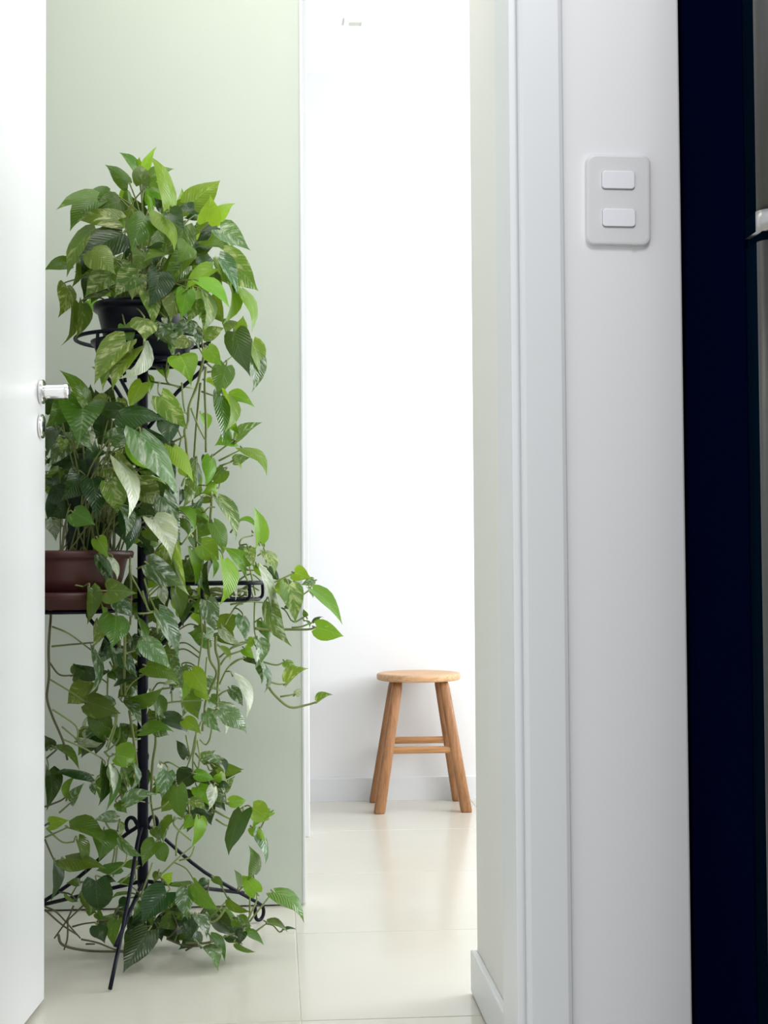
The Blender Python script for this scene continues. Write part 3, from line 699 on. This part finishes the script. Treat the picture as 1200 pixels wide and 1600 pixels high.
LM = [leaf_mesh('leaf', *a) for a in (
    (0.25, 0.10, 0.00, 0.06, 0.1, 0.0), (0.35, 0.14, 0.07, 0.05, 0.2, 0.1), (0.30, 0.16, -0.07, 0.05, 0.2, 0.1), (0.10, 0.08, 0.04, 0.10, 0.0, 0.3),
    (0.15, 0.20, -0.04, 0.08, 0.3, 0.25), (0.45, 0.12, 0.10, 0.04, 0.1, 0.0), (0.42, 0.18, -0.10, 0.04, 0.2, 0.0), (0.05, 0.13, 0.0, 0.10, 0.15, 0.45))]

PPM = 1.0 / FOC
tp = Vector((PX, PD, Z(566) + 0.005))
PLANT = [thing('potted_pothos', 'trailing green pothos in a black pot on the top ring of the iron stand', 'potted plant', tp, None),
         thing('potted_pothos', 'bushy pothos in a terracotta pot on the left tier behind the white door', 'potted plant', (PX + LTX, 2.97, Z(951)), None)]
PLANT.append(thing('trailing_pothos', 'lime leaved trailing pothos hanging out of the right wire basket of the iron stand', 'plant', (PX + RTX, PD + 0.02, Z(938) + 0.004)))
PINV = [Matrix.Translation(-p.location) for p in PLANT]

# pots
bm = bmesh.new()
def zt(py): return atY(222, py, PD).z - tp.z
lathe(bm, [(0.070, zt(545)), (0.074, zt(543)), (0.090, zt(492)), (0.092, zt(488)), (0.0985, zt(487)), (0.0995, zt(479)), (0.097, zt(477)), (0.092, zt(478)), (0.088, zt(486))], (0, 0, 0), 48)
link('pot', bm, M_POT, PLANT[0], True)
bm = bmesh.new()
lathe(bm, [(0.082, zt(566) + 0.0005), (0.088, zt(565) + 0.0005), (0.098, zt(541)), (0.103, zt(540)), (0.104, zt(535)), (0.100, zt(534)), (0.094, zt(539)), (0.085, zt(548)), (0.074, zt(549))], (0, 0, 0), 48)
link('saucer', bm, M_POT, PLANT[0], True)
bm = bmesh.new(); lathe(bm, [(0.088, zt(487)), (0.088, zt(484)), (0.05, zt(482)), (0.01, zt(481))], (0, 0, 0), 24)
link('soil', bm, M_SOIL, PLANT[0], True)
q0 = PLANT[1].location
def zl(py): return atY(100, py, 2.97).z - q0.z
bm = bmesh.new()
lathe(bm, [(0.095, zl(926)), (0.102, zl(924)), (0.112, zl(905)), (0.119, zl(880)), (0.121, zl(874)), (0.132, zl(872)), (0.134, zl(864)), (0.131, zl(861)), (0.124, zl(862)), (0.120, zl(872))], (0, 0, 0), 56)
link('pot', bm, M_TERRA, PLANT[1], True)
bm = bmesh.new()
lathe(bm, [(0.110, zl(951)), (0.120, zl(950)), (0.126, zl(936)), (0.133, zl(934)), (0.134, zl(926)), (0.130, zl(924)), (0.12, zl(930)), (0.10, zl(933))], (0, 0, 0), 56)
link('saucer', bm, M_TERRA, PLANT[1], True)
bm = bmesh.new(); lathe(bm, [(0.120, zl(873)), (0.120, zl(868)), (0.06, zl(866)), (0.01, zl(865))], (0, 0, 0), 28)
link('soil', bm, M_SOIL, PLANT[1], True)
# bundle of old stems in the left pot, its deep shadow put into the colour
c0 = atY(128, 860, 2.97) - q0
bm = bmesh.new()
lathe(bm, [(0.030, 0.0), (0.033, 0.03), (0.030, 0.09), (0.031, 0.14), (0.024, 0.19), (0.012, 0.205)], (c0.x, c0.y + 0.02, zl(868)), 14)
link('stem_bundle', bm, mat('shaded_stems', (0.022, 0.040, 0.022), 0.9, noise=0.5, nscale=60, bump=1.0, bscale=90), PLANT[1], True)

# vines
vine_pts = [[], [], []]
def blocks(txt):
    ox = oy = 0.0; s = 1.0
    for ln in txt.strip().split('\n'):
        if ln[0] == '@':
            ox, oy, s = [float(v) for v in ln[1:].split()]
        else:
            for it in ln.split(';'):
                if it.strip(): yield ox, oy, s, it.strip()
for ox, oy, s, it in blocks(VINES):
    k, rest = it.split(':')
    pp = [(ox + float(a.split()[0]) / s, oy + float(a.split()[1]) / s) for a in rest.split(',')]
    mid = pp[len(pp) // 2]
    own = plant_of(*mid)
    k = float(k) + random.uniform(-0.7, 0.7)
    p3 = []
    for j, (x, y) in enumerate(pp):
        p3.append(place(x, y, depth(x, y, k + 0.4 * math.sin(j * 1.3)), 0.006))
    ln_ = sum((Vector(a) - Vector(b)).length for a, b in zip(pp, pp[1:]))
    r = 0.0030 if ln_ > 90 else 0.0021
    sp = smooth_pts(p3, 5)
    for v in sp: v.z = max(v.z, r + 0.001)
    bm = bmesh.new(); tube(bm, [PINV[own] @ v for v in sp], r, 6, r1=r * 0.75)
    m_ = M_BROWN if (mid[1] > 1395 and mid[0] < 330) or (mid[0] < 95 and mid[1] > 840) else (M_STEM if r > 0.0025 else M_PET)
    link('vine', bm, m_, PLANT[own], True)
    scr = smooth_pts([Vector((x, y, 0)) for x, y in pp], 5)
    vine_pts[own] += list(zip([(v.x, v.y) for v in scr], sp))

# coils of old runners lying in the right wire basket carry its plant
for r_, z_, n_ in ((0.060, 0.004, 26), (0.045, 0.009, 22), (0.068, 0.013, 26), (0.030, 0.016, 18)):
    a0 = random.uniform(0, 6.28)
    bm = bmesh.new()
    tube(bm, [Vector(((r_ + 0.006 * math.sin(3 * k)) * math.cos(a0 + 5.4 * k / n_), (r_ + 0.006 * math.sin(3 * k)) * math.sin(a0 + 5.4 * k / n_), z_ + 0.004 * math.sin(k * 1.7))) for k in range(n_)], 0.0026, 6)
    link('vine', bm, M_STEM, PLANT[2], True)

# leaves
pet = [bmesh.new(), bmesh.new(), bmesh.new()]
soil_c = [tp + Vector((0, 0, zt(484))), q0 + Vector((0, 0, zl(867)))]
def add_leaf(bx, by, tx, ty, w, kind, k, own=None):
    if own is None: own = plant_of((bx + tx) / 2, (by + ty) / 2)
    w *= 1.12; tx += 0.06 * (tx - bx); ty += 0.06 * (ty - by)
    Y = depth(bx, by, k)
    B = place(bx, by, Y, 0.012)
    mpp = (B - EYE).dot(CAM_M.to_3x3() @ Vector((0, 0, -1))) * PPM
    la = math.hypot(tx - bx, ty - by) * mpp; wa = w * mpp
    L = max(la * random.uniform(1.03, 1.15), min(wa / 0.74, 0.13))
    dt = math.sqrt(max(0, L * L - la * la))
    Yt = B.y - dt * (1 if random.random() < 0.82 else -0.6)
    Tt = place(tx, ty, min(Yt, YWALL), 0.008)
    u = Tt - B; L = u.length; u.normalize()
    Wr = max(wa * 1.05, 0.60 * L) if L < 0.10 else max(wa * 1.05, 0.5 * L)
    v = EYE - (B + Tt) / 2; n = (v - u * v.dot(u)).normalized()
    ph_ = math.acos(max(0.15, min(1, wa * 1.03 / Wr)))
    n1 = Matrix.Rotation(ph_, 3, u) @ n; n2 = Matrix.Rotation(-ph_, 3, u) @ n
    hi, lo = (n1, n2) if n1.z + n1.x * 0.3 > n2.z + n2.x * 0.3 else (n2, n1)
    nn = hi if random.random() < 0.8 else lo
    sx = u.cross(nn).normalized()
    o = bpy.data.objects.new('leaf', random.choice(LM)); COL.objects.link(o)
    o.parent = PLANT[own]
    M3 = Matrix((sx * Wr, u * L, nn * min(L, Wr * 1.3))).transposed()
    o.matrix_local = PINV[own] @ (Matrix.Translation(B) @ M3.to_4x4())
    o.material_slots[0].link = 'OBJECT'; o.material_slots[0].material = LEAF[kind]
    # stalk from the nearest vine or, in the bushy crown, from the pot
    best, bd = None, 55.0 ** 2
    for (sxy, p) in vine_pts[own]:
        d = (sxy[0] - bx) ** 2 + (sxy[1] - by) ** 2
        if d < bd: bd, best = d, p
    crown = (own == 0 and by < 520 and bx < 330) or (own == 1 and 620 < by < 850)
    if crown and bd > 8 ** 2 and random.random() < 0.55:
        a = random.uniform(0, 6.28); rr = random.uniform(0.01, 0.06)
        best = soil_c[own] + Vector((rr * math.cos(a), rr * math.sin(a), 0))
        if own == 1: best.x += 0.04
    if best is not None and (best - B).length > 0.012 and (best - B).length < 0.36:
        d = B - best
        lat = math.hypot(d.x, d.z)
        midp = best + d * 0.55 + Vector((0, 0, 0.16 * lat)) - u * 0.1 * lat
        ps = smooth_pts([best, midp, B - u * 0.006, B + u * 0.05 * L], 4)
        tube(pet[own], [PINV[own] @ p for p in ps], 0.0016, 5, cap=False)
for ox, oy, s, it in blocks(LEAVES):
    for one in it.split(';'):
        a = one.split()
        x0, y0, x1, y1, w = [float(v) for v in a[:5]]
        kd = a[5][0]; k = float(a[5][1]) if len(a[5]) > 1 else 5.0
        add_leaf(ox + x0 / s, oy + y0 / s, ox + x1 / s, oy + y1 / s, w / s, kd, k + random.uniform(-0.4, 0.4))
# inner leaves that close the bushy crowns from behind
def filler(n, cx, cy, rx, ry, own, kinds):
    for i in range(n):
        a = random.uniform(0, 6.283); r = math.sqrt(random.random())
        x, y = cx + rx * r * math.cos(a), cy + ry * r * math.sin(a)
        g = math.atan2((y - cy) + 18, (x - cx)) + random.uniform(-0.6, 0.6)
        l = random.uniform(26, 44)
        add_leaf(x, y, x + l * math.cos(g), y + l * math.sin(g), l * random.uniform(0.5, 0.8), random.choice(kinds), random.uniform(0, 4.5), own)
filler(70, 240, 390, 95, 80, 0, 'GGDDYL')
filler(50, 155, 725, 95, 95, 1, 'GDDDD')  # mostly the dark kind, painting the shaded inside of the left crown
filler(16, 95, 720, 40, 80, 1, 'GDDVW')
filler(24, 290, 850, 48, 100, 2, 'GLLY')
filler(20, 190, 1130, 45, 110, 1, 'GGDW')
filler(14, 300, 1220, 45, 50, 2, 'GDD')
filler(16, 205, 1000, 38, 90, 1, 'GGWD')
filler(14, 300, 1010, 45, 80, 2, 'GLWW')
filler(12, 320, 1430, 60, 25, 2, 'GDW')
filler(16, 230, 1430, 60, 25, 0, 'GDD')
for i in (0, 1, 2):
    o = link('petioles', pet[i], M_STEM, PLANT[i], True, kind='stuff')
# clustered bare stalks rising out of the two pots
for own, n, cx, spread in ((1, 22, 0.065, 0.042), (0, 14, 0.0, 0.05)):
    bm = bmesh.new()
    for i in range(n):
        a = random.uniform(0, 6.283); r = spread * math.sqrt(random.random())
        b0 = soil_c[own] + Vector((cx + r * math.cos(a), r * math.sin(a), -0.004))
        top = b0 + Vector((random.uniform(-0.03, 0.06), random.uniform(-0.05, 0.03), random.uniform(0.06, 0.13)))
        tube(bm, [PINV[own] @ p for p in smooth_pts([b0, b0.lerp(top, 0.5) + Vector((-0.01, 0, 0.01)), top], 4)], 0.0021, 5, cap=False)
    link('stalks', bm, M_STEM, PLANT[own], True, kind='stuff')

print('LEAVES', [sum(1 for c in P_.children if c.name.startswith('leaf')) for P_ in PLANT])
